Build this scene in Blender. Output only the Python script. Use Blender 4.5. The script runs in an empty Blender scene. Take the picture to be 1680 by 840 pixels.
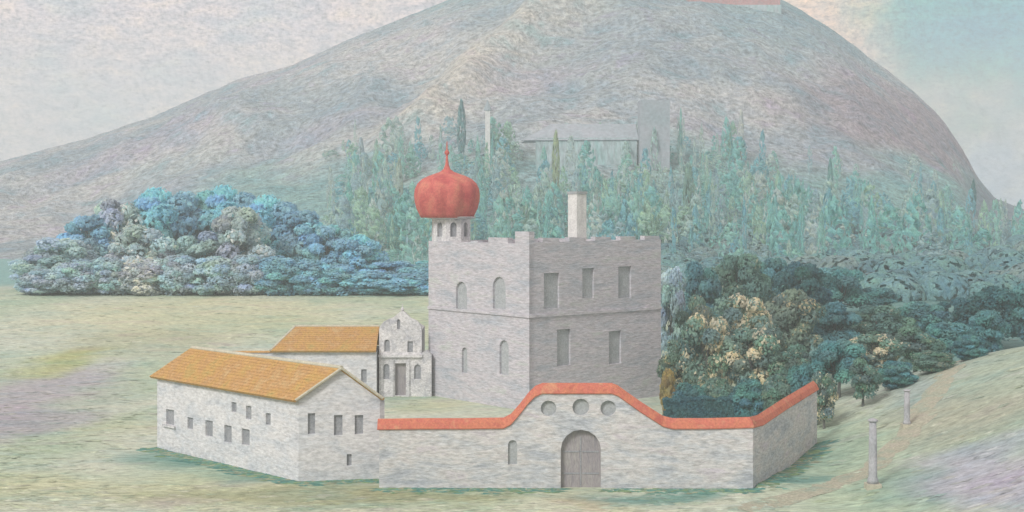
import bpy, bmesh, math, random
from mathutils import Vector, noise
from mathutils.geometry import tessellate_polygon

R = math.radians
S = bpy.context.scene
COL = S.collection
random.seed(7)

# ------------------------------------------------------------------ camera
H = 23.4            # eye height (m)
F, CX, HY = 2400.0, 840.0, 335.0   # focal length, centre column and horizon row in photo pixels
cam_d = bpy.data.cameras.new('camera')
cam = bpy.data.objects.new('camera', cam_d)
COL.objects.link(cam)
cam.location = (0, 0, H)
cam.rotation_euler = (R(90), 0, 0)
cam_d.sensor_width = 36.0
cam_d.lens = 36.0 * F / 1680.0
cam_d.shift_y = -(420.0 - HY) / 1680.0
cam_d.clip_start = 1.0
cam_d.clip_end = 20000.0
S.camera = cam

# ------------------------------------------------------------------ sky, sun, exposure
SUN_DIR = Vector((-0.58, -0.82, 0.82)).normalized()     # towards the sun: high on the left, a little behind us
EXPOSURE = 1.22
HAZE_DENSITY = 0.00058
w = bpy.data.worlds.new('World')
S.world = w
w.use_nodes = True
nt = w.node_tree
nt.nodes.clear()


def N(tree, t, **kw):
    n = tree.nodes.new(t)
    for k, v in kw.items():
        setattr(n, k, v)
    return n


def setin(n, **kw):
    for k, v in kw.items():
        n.inputs[k.replace('_', ' ')].default_value = v


def ramp(tree, stops, src=None):
    n = N(tree, 'ShaderNodeValToRGB')
    el = n.color_ramp.elements
    while len(el) > 1:
        el.remove(el[-1])
    el[0].position, el[0].color = stops[0][0], (*stops[0][1], 1)
    for p, c in stops[1:]:
        e = el.new(p)
        e.color = (*c, 1)
    if src is not None:
        tree.links.new(src, n.inputs['Fac'])
    return n


def world_noise(scale, detail, stretch, rough=0.6):
    tc = N(nt, 'ShaderNodeTexCoord')
    mp = N(nt, 'ShaderNodeMapping')
    mp.inputs['Scale'].default_value = stretch
    mp.inputs['Rotation'].default_value = (0, R(8), 0)
    nt.links.new(tc.outputs['Generated'], mp.inputs['Vector'])
    n = N(nt, 'ShaderNodeTexNoise')
    setin(n, Scale=scale, Detail=detail, Roughness=rough)
    nt.links.new(mp.outputs['Vector'], n.inputs['Vector'])
    return n


sky = N(nt, 'ShaderNodeTexSky')
sky.sky_type = 'NISHITA'
sky.sun_disc = False
sky.sun_elevation = math.asin(SUN_DIR.z)
sky.sun_rotation = math.atan2(SUN_DIR.x, SUN_DIR.y)
sky.dust_density = 3.0
bg_sky = N(nt, 'ShaderNodeBackground')
bg_sky.inputs['Strength'].default_value = 0.1
nt.links.new(sky.outputs['Color'], bg_sky.inputs['Color'])
# veil of cloud: pinkish grey and cream with small broken texture
n_big = world_noise(9.0, 3, (1, 1, 2.2))
n_mid = world_noise(60.0, 4, (1, 1, 3.0))
n_fine = world_noise(330.0, 3, (1, 1, 1.8), 0.75)
cl = ramp(nt, [(0.30, (0.37, 0.41, 0.42)), (0.42, (0.47, 0.42, 0.44)), (0.54, (0.55, 0.46, 0.45)), (0.68, (0.58, 0.49, 0.40))],
          n_big.outputs['Fac'])
cm = ramp(nt, [(0.30, (0.70, 0.76, 0.82)), (0.5, (1.0, 0.97, 0.98)), (0.70, (1.22, 1.12, 0.98))], n_mid.outputs['Fac'])
cf = ramp(nt, [(0.28, (0.30, 0.32, 0.34)), (0.5, (1.0, 1.0, 1.0)), (0.74, (1.55, 1.50, 1.42))], n_fine.outputs['Fac'])
m1 = N(nt, 'ShaderNodeMix', data_type='RGBA', blend_type='MULTIPLY')
m1.inputs['Factor'].default_value = 1.0
nt.links.new(cl.outputs['Color'], m1.inputs['A'])
nt.links.new(cm.outputs['Color'], m1.inputs['B'])
m2 = N(nt, 'ShaderNodeMix', data_type='RGBA', blend_type='MULTIPLY')
m2.inputs['Factor'].default_value = 1.0
nt.links.new(m1.outputs['Result'], m2.inputs['A'])
nt.links.new(cf.outputs['Color'], m2.inputs['B'])


def sky_patch(px, py, rad, soft):
    """0..1 mask round one direction of the sky (a break in the cloud)."""
    d = Vector(((px - CX) / F, 1.0, (HY - py) / F)).normalized()
    tc = N(nt, 'ShaderNodeTexCoord')
    jit = world_noise(22.0, 4, (1, 1, 1))
    sc = N(nt, 'ShaderNodeVectorMath', operation='SCALE')
    sc.inputs['Scale'].default_value = 0.10
    sub = N(nt, 'ShaderNodeVectorMath', operation='SUBTRACT')
    sub.inputs[1].default_value = (0.5, 0.5, 0.5)
    nt.links.new(jit.outputs['Color'], sub.inputs[0])
    nt.links.new(sub.outputs['Vector'], sc.inputs[0])
    ad = N(nt, 'ShaderNodeVectorMath', operation='ADD')
    nt.links.new(tc.outputs['Generated'], ad.inputs[0])
    nt.links.new(sc.outputs['Vector'], ad.inputs[1])
    di = N(nt, 'ShaderNodeVectorMath', operation='DISTANCE')
    di.inputs[1].default_value = d
    nt.links.new(ad.outputs['Vector'], di.inputs[0])
    mr = N(nt, 'ShaderNodeMapRange', interpolation_type='SMOOTHSTEP')
    setin(mr, From_Min=rad + soft, From_Max=rad - soft, To_Min=0.0, To_Max=1.0)
    nt.links.new(di.outputs['Value'], mr.inputs['Value'])
    return mr.outputs['Result']


def tint(col_socket, mask, c):
    m = N(nt, 'ShaderNodeMix', data_type='RGBA', blend_type='MULTIPLY')
    nt.links.new(mask, m.inputs['Factor'])
    nt.links.new(col_socket, m.inputs['A'])
    m.inputs['B'].default_value = (*c, 1)
    return m.outputs['Result']


cc = m2.outputs['Result']
cc = tint(cc, sky_patch(1640, -20, 0.088, 0.03), (0.12, 0.58, 0.72))    # blue opening, upper right
cc = tint(cc, sky_patch(1655, 300, 0.040, 0.025), (0.72, 0.98, 1.20))   # pale blue low on the right
for q_ in ((1340, 20), (1440, 80), (1540, 160), (1660, 205)):           # warm bank of cloud beside the hill
    cc = tint(cc, sky_patch(q_[0], q_[1], 0.030, 0.022), (1.26, 1.04, 0.80))
bg_cl = N(nt, 'ShaderNodeBackground')
bg_cl.inputs['Strength'].default_value = 0.70
nt.links.new(cc, bg_cl.inputs['Color'])
mixw = N(nt, 'ShaderNodeMixShader')
mixw.inputs['Fac'].default_value = 0.92
outw = N(nt, 'ShaderNodeOutputWorld')
nt.links.new(bg_sky.outputs[0], mixw.inputs[1])
nt.links.new(bg_cl.outputs[0], mixw.inputs[2])
nt.links.new(mixw.outputs[0], outw.inputs['Surface'])

sun_d = bpy.data.lights.new('sun', 'SUN')
sun_d.energy = 1.15
sun_d.angle = R(16)
sun_d.color = (1.0, 0.975, 0.95)
sun = bpy.data.objects.new('sun', sun_d)
COL.objects.link(sun)
sun.rotation_euler = SUN_DIR.to_track_quat('Z', 'Y').to_euler()
S.view_settings.view_transform = 'Standard'
S.view_settings.look = 'None'
S.view_settings.exposure = EXPOSURE
S.view_settings.gamma = 1.0
S.view_settings.use_curve_mapping = False
S.cycles.max_bounces = 6
S.cycles.volume_bounces = 1
S.cycles.use_denoising = True

# ------------------------------------------------------------------ helpers


def smooth(a, b, x):
    t = min(1.0, max(0.0, (x - a) / (b - a)))
    return t * t * (3 - 2 * t)


def lerp(a, b, t):
    return a + (b - a) * t


def mixc(a, b, t):
    return tuple(lerp(p, q, t) for p, q in zip(a, b))


def fbm(x, y, z=0.0, o=4):
    return noise.fractal(Vector((x, y, z)), 1.0, 2.0, o)


def P(px, py, Y):
    return Vector(((px - CX) / F * Y, Y, H - (py - HY) / F * Y))


def g(x, y):
    """height of the ground"""
    z = 6.0 * smooth(180, 300, y)
    z += 9.5 * smooth(24, 62, x - 0.02 * (y - 140)) * (1 - 0.8 * smooth(150, 195, y))
    z += 0.22 * fbm(x * 0.06, y * 0.06) + 0.10 * fbm(x * 0.3, y * 0.3, 4.0, 3)
    # level building plots
    k = smooth(34, 26, abs(x + 4)) * smooth(212, 195, y) * smooth(108, 114, y)
    return lerp(z, min(z, 0.0) * 0.2, k) if x < 20 else z


RIDGE = [(-900, 345), (-400, 305), (-150, 286), (0, 264), (130, 230), (250, 190), (390, 130), (480, 108), (560, 72), (640, 42), (720, 12),
         (760, -8), (860, -40), (1000, -55), (1150, -45), (1230, -16), (1290, 8), (1380, 62), (1430, 100), (1500, 152), (1552, 204), (1580, 244),
         (1604, 288), (1632, 322), (1680, 340), (1760, 347), (1900, 351), (2400, 353)]
RIDGE_Y = 950.0


def ridge_z(x, y=RIDGE_Y):
    px = CX + x / RIDGE_Y * F
    for (a, ya), (b, yb) in zip(RIDGE, RIDGE[1:]):
        if a <= px <= b:
            t = (px - a) / (b - a)
            return H + (HY - lerp(ya, yb, t)) / F * RIDGE_Y
    return 16.0


def mtn(x, y):
    """height of the mountain"""
    xr = x * RIDGE_Y / min(RIDGE_Y, max(y, 300.0))      # the slopes fan out from the ridge
    rz = ridge_z(xr) - 6.0
    t = smooth(330, RIDGE_Y, y)
    t = 0.55 * t + 0.45 * smooth(520, RIDGE_Y, y)
    back = smooth(RIDGE_Y, 1500, y)
    env = 4 * t * (1 - t)
    n1 = noise.ridged_multi_fractal(Vector((x * 0.0055 + 3, y * 0.004, 1.7)), 1.0, 2.1, 5, 1.0, 2.0) - 1.1
    n2 = fbm(x * 0.03, y * 0.03, 2.0, 5)
    z = 4.5 + max(rz, 0) * t * (1 - back) + (n1 * 12 + n2 * 4.0) * env * smooth(0, 60, rz) * (1 - back)
    z += 0.9 * fbm(x * 0.09, y * 0.09, 8.0, 3) * smooth(0, 30, rz)
    return z


SPUR = []


def spur(x, y):
    best = 1e9
    for (a, b) in zip(SPUR, SPUR[1:]):
        dx, dy = b[0] - a[0], b[1] - a[1]
        t = min(1, max(0, ((x - a[0]) * dx + (y - a[1]) * dy) / (dx * dx + dy * dy)))
        best = min(best, math.hypot(x - a[0] - t * dx, y - a[1] - t * dy))
    return best


def hit(px, py, fn, y0=70.0, y1=940.0):
    """where the sight line of a photo pixel meets a height field"""
    y = y0
    while y < y1:
        p = P(px, py, y)
        if p.z <= fn(p.x, y):
            return Vector((p.x, y, fn(p.x, y)))
        y += 0.5 if y < 300 else 2.0
    p = P(px, py, y1)
    return Vector((p.x, y1, fn(p.x, y1)))


def tag(o, label=None, cat=None, group=None, kind=None):
    if label: o['label'] = label
    if cat: o['category'] = cat
    if group: o['group'] = group
    if kind: o['kind'] = kind
    return o


def empty(name, loc, label, cat, group=None, rz=0.0):
    o = bpy.data.objects.new(name, None)
    COL.objects.link(o)
    o.location = loc
    o.rotation_euler = (0, 0, rz)
    o.empty_display_size = 0.5
    return tag(o, label, cat, group)


class MB:
    """collects faces in world coordinates, optional colour per vertex, then links ONE mesh object"""
    def __init__(s):
        s.v, s.f, s.c = [], [], []

    def add(s, verts, faces, col=None):
        o = len(s.v)
        s.v += [tuple(p) for p in verts]
        s.f += [tuple(i + o for i in f) for f in faces]
        s.c += [col or (1, 1, 1)] * len(verts)
        return s

    def box(s, c, sx, sy, sz, rz=0.0):
        ca, sa = math.cos(rz), math.sin(rz)
        vs = []
        for z in (0, sz):
            for x, y in ((-sx / 2, -sy / 2), (sx / 2, -sy / 2), (sx / 2, sy / 2), (-sx / 2, sy / 2)):
                vs.append((c[0] + x * ca - y * sa, c[1] + x * sa + y * ca, c[2] + z))
        return s.add(vs, [(3, 2, 1, 0), (4, 5, 6, 7), (0, 1, 5, 4), (1, 2, 6, 5), (2, 3, 7, 6), (3, 0, 4, 7)])

    def lathe(s, c, prof, n=24, lobes=0, amp=0.0):
        vs, fs = [], []
        for r, z in prof:
            for k in range(n):
                a = 2 * math.pi * k / n
                rr = r * (1 + amp * (abs(math.cos(lobes * a / 2)) - 0.6)) if lobes else r
                vs.append((c[0] + rr * math.cos(a), c[1] + rr * math.sin(a), c[2] + z))
        for i in range(len(prof) - 1):
            for k in range(n):
                k2 = (k + 1) % n
                fs.append((i * n + k, i * n + k2, (i + 1) * n + k2, (i + 1) * n + k))
        fs.append(tuple(range(n - 1, -1, -1)))
        fs.append(tuple(range((len(prof) - 1) * n, len(prof) * n)))
        return s.add(vs, fs)

    def tube(s, pts, rads, n=8):
        vs, fs = [], []
        for i, p in enumerate(pts):
            d = (pts[min(i + 1, len(pts) - 1)] - pts[max(i - 1, 0)]).normalized()
            a = d.orthogonal().normalized()
            b = d.cross(a)
            for k in range(n):
                t = 2 * math.pi * k / n
                vs.append(p + (a * math.cos(t) + b * math.sin(t)) * rads[i])
        for i in range(len(pts) - 1):
            for k in range(n):
                k2 = (k + 1) % n
                fs.append((i * n + k, i * n + k2, (i + 1) * n + k2, (i + 1) * n + k))
        fs.append(tuple(range(n)))
        fs.append(tuple(range((len(pts) - 1) * n, len(pts) * n)))
        return s.add(vs, fs)

    def sweep(s, path, section):
        """section (offset across, up) carried along a path of (point, across vector)"""
        n = len(section)
        vs, fs = [], []
        for p, ac in path:
            for a, z in section:
                vs.append(p + ac * a + Vector((0, 0, z)))
        for i in range(len(path) - 1):
            for k in range(n):
                k2 = (k + 1) % n
                fs.append((i * n + k, i * n + k2, (i + 1) * n + k2, (i + 1) * n + k))
        fs.append(tuple(range(n)))
        fs.append(tuple(range((len(path) - 1) * n, len(path) * n)))
        return s.add(vs, fs)

    def build(s, name, mat, parent=None, smooth_=False, color=False):
        me = bpy.data.meshes.new(name)
        vs = s.v
        if parent is not None:
            inv = (parent.matrix_basis if parent.parent is None else parent.parent.matrix_basis @ parent.matrix_basis).inverted()
            vs = [inv @ Vector(p) for p in vs]
        me.from_pydata([tuple(p) for p in vs], [], s.f)
        if color:
            at = me.color_attributes.new('tone', 'FLOAT_COLOR', 'POINT')
            flat = []
            for c in s.c:
                flat += [c[0], c[1], c[2], 1.0]
            at.data.foreach_set('color', flat)
        else:
            bm = bmesh.new()
            bm.from_mesh(me)
            bmesh.ops.recalc_face_normals(bm, faces=bm.faces)
            bm.to_mesh(me)
            bm.free()
        if smooth_:
            me.polygons.foreach_set('use_smooth', [True] * len(me.polygons))
        me.materials.append(mat)
        o = bpy.data.objects.new(name, me)
        COL.objects.link(o)
        if parent is not None:
            o.parent = parent
        return o


class Face:
    """an upright wall face: origin at its foot, direction u along it, n pointing out"""
    def __init__(s, a, b):
        s.o = Vector((a[0], a[1], a[2] if len(a) > 2 else 0.0))
        d = Vector((b[0] - a[0], b[1] - a[1], 0))
        s.len = d.length
        s.u = d.normalized()
        s.n = Vector((s.u.y, -s.u.x, 0))
        if s.n.y > 0: s.n = -s.n

    def pt(s, u, z, d=0.0):
        return s.o + s.u * u + Vector((0, 0, z)) + s.n * d

    def uv(s, px, py):
        ray = Vector(((px - CX) / F, 1.0, -(py - HY) / F))
        c = Vector((0, 0, H))
        t = (s.o - c).dot(s.n) / ray.dot(s.n)
        p = c + ray * t
        return (p - s.o).dot(s.u), p.z - s.o.z


def arch(u, z0, z1, wd, k=8, round_=True):
    if not round_:
        return [(u - wd / 2, z0), (u + wd / 2, z0), (u + wd / 2, z1), (u - wd / 2, z1)]
    r = wd / 2
    pts = [(u - r, z0), (u + r, z0)]
    for i in range(k + 1):
        a = math.pi * i / k
        pts.append((u + r * math.cos(a), z1 - r + r * math.sin(a)))
    return pts


def disc(u, z, r, k=16):
    return [(u + r * math.cos(2 * math.pi * i / k), z + r * math.sin(2 * math.pi * i / k)) for i in range(k)]


def panel(mb, fc, outline, holes=(), thick=0.5):
    """a wall slab with real openings"""
    loops = [outline] + list(holes)
    flat = [p for lp in loops for p in lp]
    tris = tessellate_polygon([[Vector((p[0], p[1], 0)) for p in lp] for lp in loops])
    n = len(flat)
    vs = [fc.pt(u, z) for u, z in flat] + [fc.pt(u, z, -thick) for u, z in flat]
    fs = [tuple(t) for t in tris] + [tuple(i + n for i in reversed(t)) for t in tris]
    k = 0
    for lp in loops:
        m = len(lp)
        for i in range(m):
            a, b = k + i, k + (i + 1) % m
            fs.append((a, b, b + n, a + n))
        k += m
    mb.add(vs, fs)


def plate(mb, fc, outline, d0, d1):
    """a flat slab between two depths of a face (negative = behind the face)"""
    n = len(outline)
    vs = [fc.pt(u, z, d0) for u, z in outline] + [fc.pt(u, z, d1) for u, z in outline]
    fs = [tuple(range(n)), tuple(range(2 * n - 1, n - 1, -1))]
    for i in range(n):
        j = (i + 1) % n
        fs.append((i, j, j + n, i + n))
    mb.add(vs, fs)


# ------------------------------------------------------------------ materials (weathered, mottled, matt)


def mat(name, cols, scale=1.0, stretch=(1, 1, 1), fine=6.0, fine_amt=0.35, bump=0.4, bdist=0.1, tone=False, rough=0.92, spread=(0.32, 0.68),
        rot=(0, 0, 0)):
    m = bpy.data.materials.new(name)
    m.use_nodes = True
    t = m.node_tree
    L = t.links
    b = t.nodes['Principled BSDF']
    b.inputs['Roughness'].default_value = rough
    b.inputs['Specular IOR Level'].default_value = 0.12
    ge = N(t, 'ShaderNodeNewGeometry')
    mp = N(t, 'ShaderNodeMapping')
    mp.inputs['Scale'].default_value = stretch
    mp.inputs['Rotation'].default_value = rot
    L.new(ge.outputs['Position'], mp.inputs['Vector'])
    a = N(t, 'ShaderNodeTexNoise')
    setin(a, Scale=scale, Detail=5.0, Roughness=0.62, Distortion=0.4)
    L.new(mp.outputs['Vector'], a.inputs['Vector'])
    f = N(t, 'ShaderNodeTexNoise')
    setin(f, Scale=scale * fine, Detail=4.0, Roughness=0.7)
    L.new(mp.outputs['Vector'], f.inputs['Vector'])
    k = len(cols)
    rp = ramp(t, [(lerp(spread[0], spread[1], i / max(1, k - 1)), c) for i, c in enumerate(cols)], a.outputs['Fac'])
    lo, hi = 1 - fine_amt, 1 + fine_amt
    rf = ramp(t, [(0.28, (lo, lo, lo)), (0.5, (1, 1, 1)), (0.72, (hi, hi, hi))], f.outputs['Fac'])
    mx = N(t, 'ShaderNodeMix', data_type='RGBA', blend_type='MULTIPLY')
    mx.inputs['Factor'].default_value = 1.0
    L.new(rp.outputs['Color'], mx.inputs['A'])
    L.new(rf.outputs['Color'], mx.inputs['B'])
    out = mx.outputs['Result']
    if tone:
        at = N(t, 'ShaderNodeAttribute', attribute_name='tone')
        m2 = N(t, 'ShaderNodeMix', data_type='RGBA', blend_type='MULTIPLY')
        m2.inputs['Factor'].default_value = 1.0
        L.new(at.outputs['Color'], m2.inputs['A'])
        L.new(out, m2.inputs['B'])
        out = m2.outputs['Result']
    L.new(out, b.inputs['Base Color'])
    if bump:
        ad = N(t, 'ShaderNodeMath', operation='ADD')
        L.new(a.outputs['Fac'], ad.inputs[0])
        L.new(f.outputs['Fac'], ad.inputs[1])
        bp = N(t, 'ShaderNodeBump')
        bp.inputs['Strength'].default_value = bump
        bp.inputs['Distance'].default_value = bdist
        L.new(ad.outputs['Value'], bp.inputs['Height'])
        L.new(bp.outputs['Normal'], b.inputs['Normal'])
    return m


M = {}
M['ground'] = mat('meadow turf', [(0.84, 0.94, 0.93), (0.98, 1.0, 0.96), (1.08, 1.06, 0.98), (1.0, 0.92, 0.95)], 0.20, (0.5, 1, 1), 9, 0.36, 0.5, 0.4, tone=True)
M['mountain'] = mat('mountain rock', [(0.70, 0.92, 0.96), (0.96, 0.98, 1.02), (1.14, 1.10, 1.04), (1.02, 0.90, 1.02)], 0.05, (1, 1, 1), 7, 0.6, 1.0, 4.0, tone=True)
M['whitewash'] = mat('worn limewash', [(0.44, 0.47, 0.51), (0.57, 0.59, 0.62), (0.62, 0.62, 0.63), (0.68, 0.68, 0.69)], 0.5, (0.6, 0.6, 1.6), 6, 0.28, 0.6, 0.10)
M['plaster'] = mat('pale warm plaster', [(0.42, 0.43, 0.46), (0.58, 0.58, 0.59), (0.68, 0.67, 0.67)], 0.7, (1, 1, 1.2), 6, 0.36, 0.5, 0.08)
M['greywall'] = mat('grey tower stone', [(0.39, 0.42, 0.47), (0.47, 0.475, 0.51), (0.52, 0.50, 0.535), (0.47, 0.495, 0.485)], 0.45, (0.45, 0.45, 2.0), 6, 0.28, 0.7, 0.12)
M['wallstone'] = mat('enclosure wall plaster', [(0.38, 0.41, 0.45), (0.51, 0.53, 0.55), (0.58, 0.57, 0.56), (0.53, 0.50, 0.54)], 0.5, (0.55, 0.55, 1.8), 6, 0.32, 0.7, 0.12)
M['chimney'] = mat('chimney plaster', [(0.55, 0.55, 0.54), (0.75, 0.75, 0.73)], 0.9, (1, 1, 1), 6, 0.2, 0.4, 0.06)
M['ochretile'] = mat('ochre roof tiles', [(0.43, 0.32, 0.12), (0.50, 0.31, 0.11), (0.47, 0.28, 0.12), (0.52, 0.37, 0.18)], 0.55, (1, 1, 1), 8, 0.30, 0.7, 0.12)
M['verge'] = mat('yellowed verge mortar', [(0.44, 0.43, 0.34), (0.54, 0.52, 0.42)], 1.0, (1, 1, 1), 5, 0.2, 0.3, 0.05)
M['redtile'] = mat('red coping tiles', [(0.42, 0.12, 0.09), (0.54, 0.20, 0.12), (0.50, 0.15, 0.11), (0.55, 0.27, 0.16)], 0.8, (1, 1, 1), 7, 0.22, 0.5, 0.06)
M['reddome'] = mat('red dome paint', [(0.42, 0.09, 0.09), (0.52, 0.14, 0.12), (0.56, 0.21, 0.15)], 0.55, (1, 1, 1), 8, 0.22, 0.4, 0.05, rough=0.7)
M['window'] = mat('dark window', [(0.25, 0.265, 0.29), (0.34, 0.35, 0.37)], 1.2, (1, 1, 1), 5, 0.3, 0.2, 0.03)
M['palewindow'] = mat('faded window', [(0.33, 0.36, 0.38), (0.42, 0.44, 0.455)], 1.2, (1, 1, 1), 5, 0.3, 0.2, 0.03)
M['wood'] = mat('grey door planks', [(0.26, 0.25, 0.27), (0.32, 0.30, 0.31), (0.34, 0.33, 0.32)], 1.0, (3, 3, 0.5), 5, 0.25, 0.4, 0.04)
M['niche'] = mat('niche stone', [(0.32, 0.35, 0.37), (0.40, 0.42, 0.42)], 1.0, (1, 1, 1), 5, 0.25, 0.3, 0.05)
M['slate'] = mat('flat roof lead', [(0.30, 0.30, 0.32), (0.38, 0.38, 0.40)], 0.8, (1, 1, 1), 5, 0.2, 0.2, 0.05)
M['path'] = mat('ochre path earth', [(0.29, 0.36, 0.29), (0.38, 0.38, 0.29), (0.41, 0.39, 0.32)], 0.5, (1, 1, 1), 8, 0.35, 0.5, 0.15)
M['stone'] = mat('pale column stone', [(0.33, 0.35, 0.37), (0.44, 0.44, 0.46)], 1.0, (1, 1, 0.6), 6, 0.25, 0.4, 0.06)
M['bark'] = mat('bark', [(0.09, 0.10, 0.10), (0.15, 0.15, 0.14)], 1.5, (1, 1, 0.4), 5, 0.3, 0.4, 0.05)
M['leaf'] = mat('foliage', [(0.8, 0.85, 0.95), (1.0, 1.0, 1.0), (1.15, 1.1, 0.95)], 0.5, (1, 1, 1), 5, 0.30, 0, 0.1, tone=True)
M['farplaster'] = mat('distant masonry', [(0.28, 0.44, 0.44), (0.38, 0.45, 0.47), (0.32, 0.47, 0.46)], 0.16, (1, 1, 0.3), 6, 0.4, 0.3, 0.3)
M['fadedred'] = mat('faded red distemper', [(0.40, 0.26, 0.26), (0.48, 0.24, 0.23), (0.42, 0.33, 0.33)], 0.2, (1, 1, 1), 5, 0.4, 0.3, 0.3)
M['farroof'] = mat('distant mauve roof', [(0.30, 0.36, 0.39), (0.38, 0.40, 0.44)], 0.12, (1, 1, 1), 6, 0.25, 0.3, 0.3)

# ------------------------------------------------------------------ ground


def series(a, b, d0, grow):
    out, x, d = [a], a, d0
    while x < b:
        x += d
        d *= grow
        out.append(min(x, b))
    return out


GREEN, DRY, MAUVE, TEAL, OCHRE = (0.36, 0.45, 0.35), (0.48, 0.49, 0.32), (0.37, 0.36, 0.41), (0.13, 0.27, 0.25), (0.40, 0.33, 0.22)
PALE, OLIVE, BLUE = (0.49, 0.53, 0.46), (0.28, 0.29, 0.17), (0.30, 0.36, 0.42)
PATCH = []   # (x, y, rx, ry, colour, amount): bare earth, dry grass, greener grass, shade painted teal along wall feet


def patch(px, py, rx, ry, col, amt):
    p = hit(px, py, g)
    sx = rx / F * p.y
    sy = max(2.0, ry / F * p.y * p.y / (H - p.z))
    PATCH.append((p.x, p.y, sx, sy, col, amt))


for a in [(60, 650, 150, 55, MAUVE, 0.9), (20, 700, 120, 35, (0.30, 0.29, 0.36), 0.7), (100, 540, 200, 28, PALE, 0.9), (330, 515, 300, 20, DRY, 0.6),
          (110, 592, 55, 18, (0.38, 0.41, 0.20), 0.9), (230, 620, 70, 50, GREEN, 0.6), (240, 560, 160, 14, OLIVE, 0.4), (90, 800, 260, 26, DRY, 0.6),
          (330, 752, 160, 12, TEAL, 0.8), (440, 785, 90, 10, TEAL, 0.9), (420, 812, 260, 16, OLIVE, 0.6), (560, 800, 90, 10, TEAL, 0.6),
          (700, 815, 160, 12, OLIVE, 0.7), (1080, 815, 170, 14, TEAL, 0.9), (940, 822, 50, 16, OCHRE, 0.5), (1290, 790, 90, 16, TEAL, 0.9),
          (1350, 740, 90, 25, TEAL, 0.55), (1400, 720, 120, 25, GREEN, 0.6), (1640, 790, 140, 60, (0.36, 0.37, 0.45), 0.9), (1620, 740, 70, 14, BLUE, 0.6),
          (1480, 810, 80, 25, TEAL, 0.4), (1560, 680, 120, 30, (0.34, 0.36, 0.30), 0.8), (1500, 640, 60, 20, (0.28, 0.35, 0.36), 0.7),
          (700, 668, 80, 12, DRY, 0.5), (300, 820, 90, 10, (0.44, 0.42, 0.40), 0.5), (560, 828, 120, 10, (0.22, 0.33, 0.26), 0.6)]:
    patch(*a)


def ground_col(x, y):
    n = fbm(x * 0.05, y * 0.035, 5.0, 4)
    c = mixc(GREEN, PALE, smooth(-0.5, 0.5, n))
    c = mixc(c, DRY, 0.5 * smooth(0.0, 0.7, fbm(x * 0.03 + 9, y * 0.03, 1.0, 4)))
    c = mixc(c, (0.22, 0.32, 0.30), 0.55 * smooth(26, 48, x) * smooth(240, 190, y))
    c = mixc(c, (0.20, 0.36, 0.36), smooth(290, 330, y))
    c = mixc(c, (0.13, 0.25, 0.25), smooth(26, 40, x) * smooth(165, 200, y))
    wx, wy = 3.0 * fbm(x * 0.12, y * 0.12, 3.0, 3), 5.0 * fbm(x * 0.08, y * 0.08, 7.0, 3)
    for (cx, cy, rx, ry, col, amt) in PATCH:
        d = math.hypot((x + wx - cx) / rx, (y + wy - cy) / ry)
        if d < 1.3:
            c = mixc(c, col, amt * smooth(1.25, 0.45, d))
    return c


xs = sorted(set([-v for v in series(0, 2500, 0.9, 1.022)] + series(0, 2500, 0.9, 1.022)))
ys = [-2400, -1000, -400, -150, 0, 30, 55, 70, 80] + series(86, 2500, 0.8, 1.011)
mb = MB()
nx = len(xs)
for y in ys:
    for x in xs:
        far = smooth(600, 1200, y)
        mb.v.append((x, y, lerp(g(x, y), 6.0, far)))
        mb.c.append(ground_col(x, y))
for j in range(len(ys) - 1):
    for i in range(nx - 1):
        mb.f.append((j * nx + i, j * nx + i + 1, (j + 1) * nx + i + 1, (j + 1) * nx + i))
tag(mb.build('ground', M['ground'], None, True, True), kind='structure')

# ochre path climbing the slope on the right
pts = [hit(px, py, g) for px, py in [(1215, 838), (1290, 822), (1360, 800), (1425, 772), (1470, 735), (1505, 690), (1535, 645), (1560, 605), (1585, 585)]]
path = []
for i in range(len(pts) - 1):
    for k in range(6):
        path.append(pts[i].lerp(pts[i + 1], k / 6))
mb = MB()
for i, p in enumerate(path):
    d = path[min(i + 1, len(path) - 1)] - path[max(i - 1, 0)]
    ac = Vector((d.y, -d.x, 0)).normalized()
    wl = 1.3 + 0.9 * fbm(i * 0.35, 0, 1.0, 2)
    wr = 1.3 + 0.9 * fbm(i * 0.35, 9, 1.0, 2)
    for s_ in (-wl, -0.3, 0.3, wr):
        q = p + ac * s_
        e = 0.015 if abs(s_) > 0.5 else 0.05
        mb.v.append((q.x, q.y, g(q.x, q.y) + e))
        mb.c.append((1, 1, 1))
for i in range(len(path) - 1):
    for k in range(3):
        a = i * 4 + k
        mb.f.append((a, a + 1, a + 5, a + 4))
tag(mb.build('path', M['path'], None, True), kind='structure')

# ------------------------------------------------------------------ mountain
_sp = [hit(px, py, mtn, 340, 946) for px, py in ((690, 205), (745, 160), (790, 118), (835, 75), (885, 35), (930, 0))]
SPUR += [(p.x, p.y) for p in _sp]
_mtn0 = mtn
_hs = hit(1205, 8, mtn, 500, 946)
_hz = P(1205, 8, _hs.y).z


def mtn(x, y):
    """the mountain with its rocky spur"""
    d = spur(x + 6 * fbm(x * .03, y * .03, 9.0, 3), y)
    z = _mtn0(x, y) + (11.0 * math.exp(-(d / 15) ** 2) if d < 60 else 0)
    if abs(x - _hs.x) < 36 and -30 < y - _hs.y < 16:
        z = min(z, _hz + 0.02 * (y - _hs.y))           # the summit terrace
    return z


ROCK, ROCKL, BROWN, WOOD, BLUEG = (0.31, 0.38, 0.42), (0.45, 0.48, 0.49), (0.33, 0.29, 0.33), (0.22, 0.41, 0.40), (0.24, 0.29, 0.36)


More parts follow.
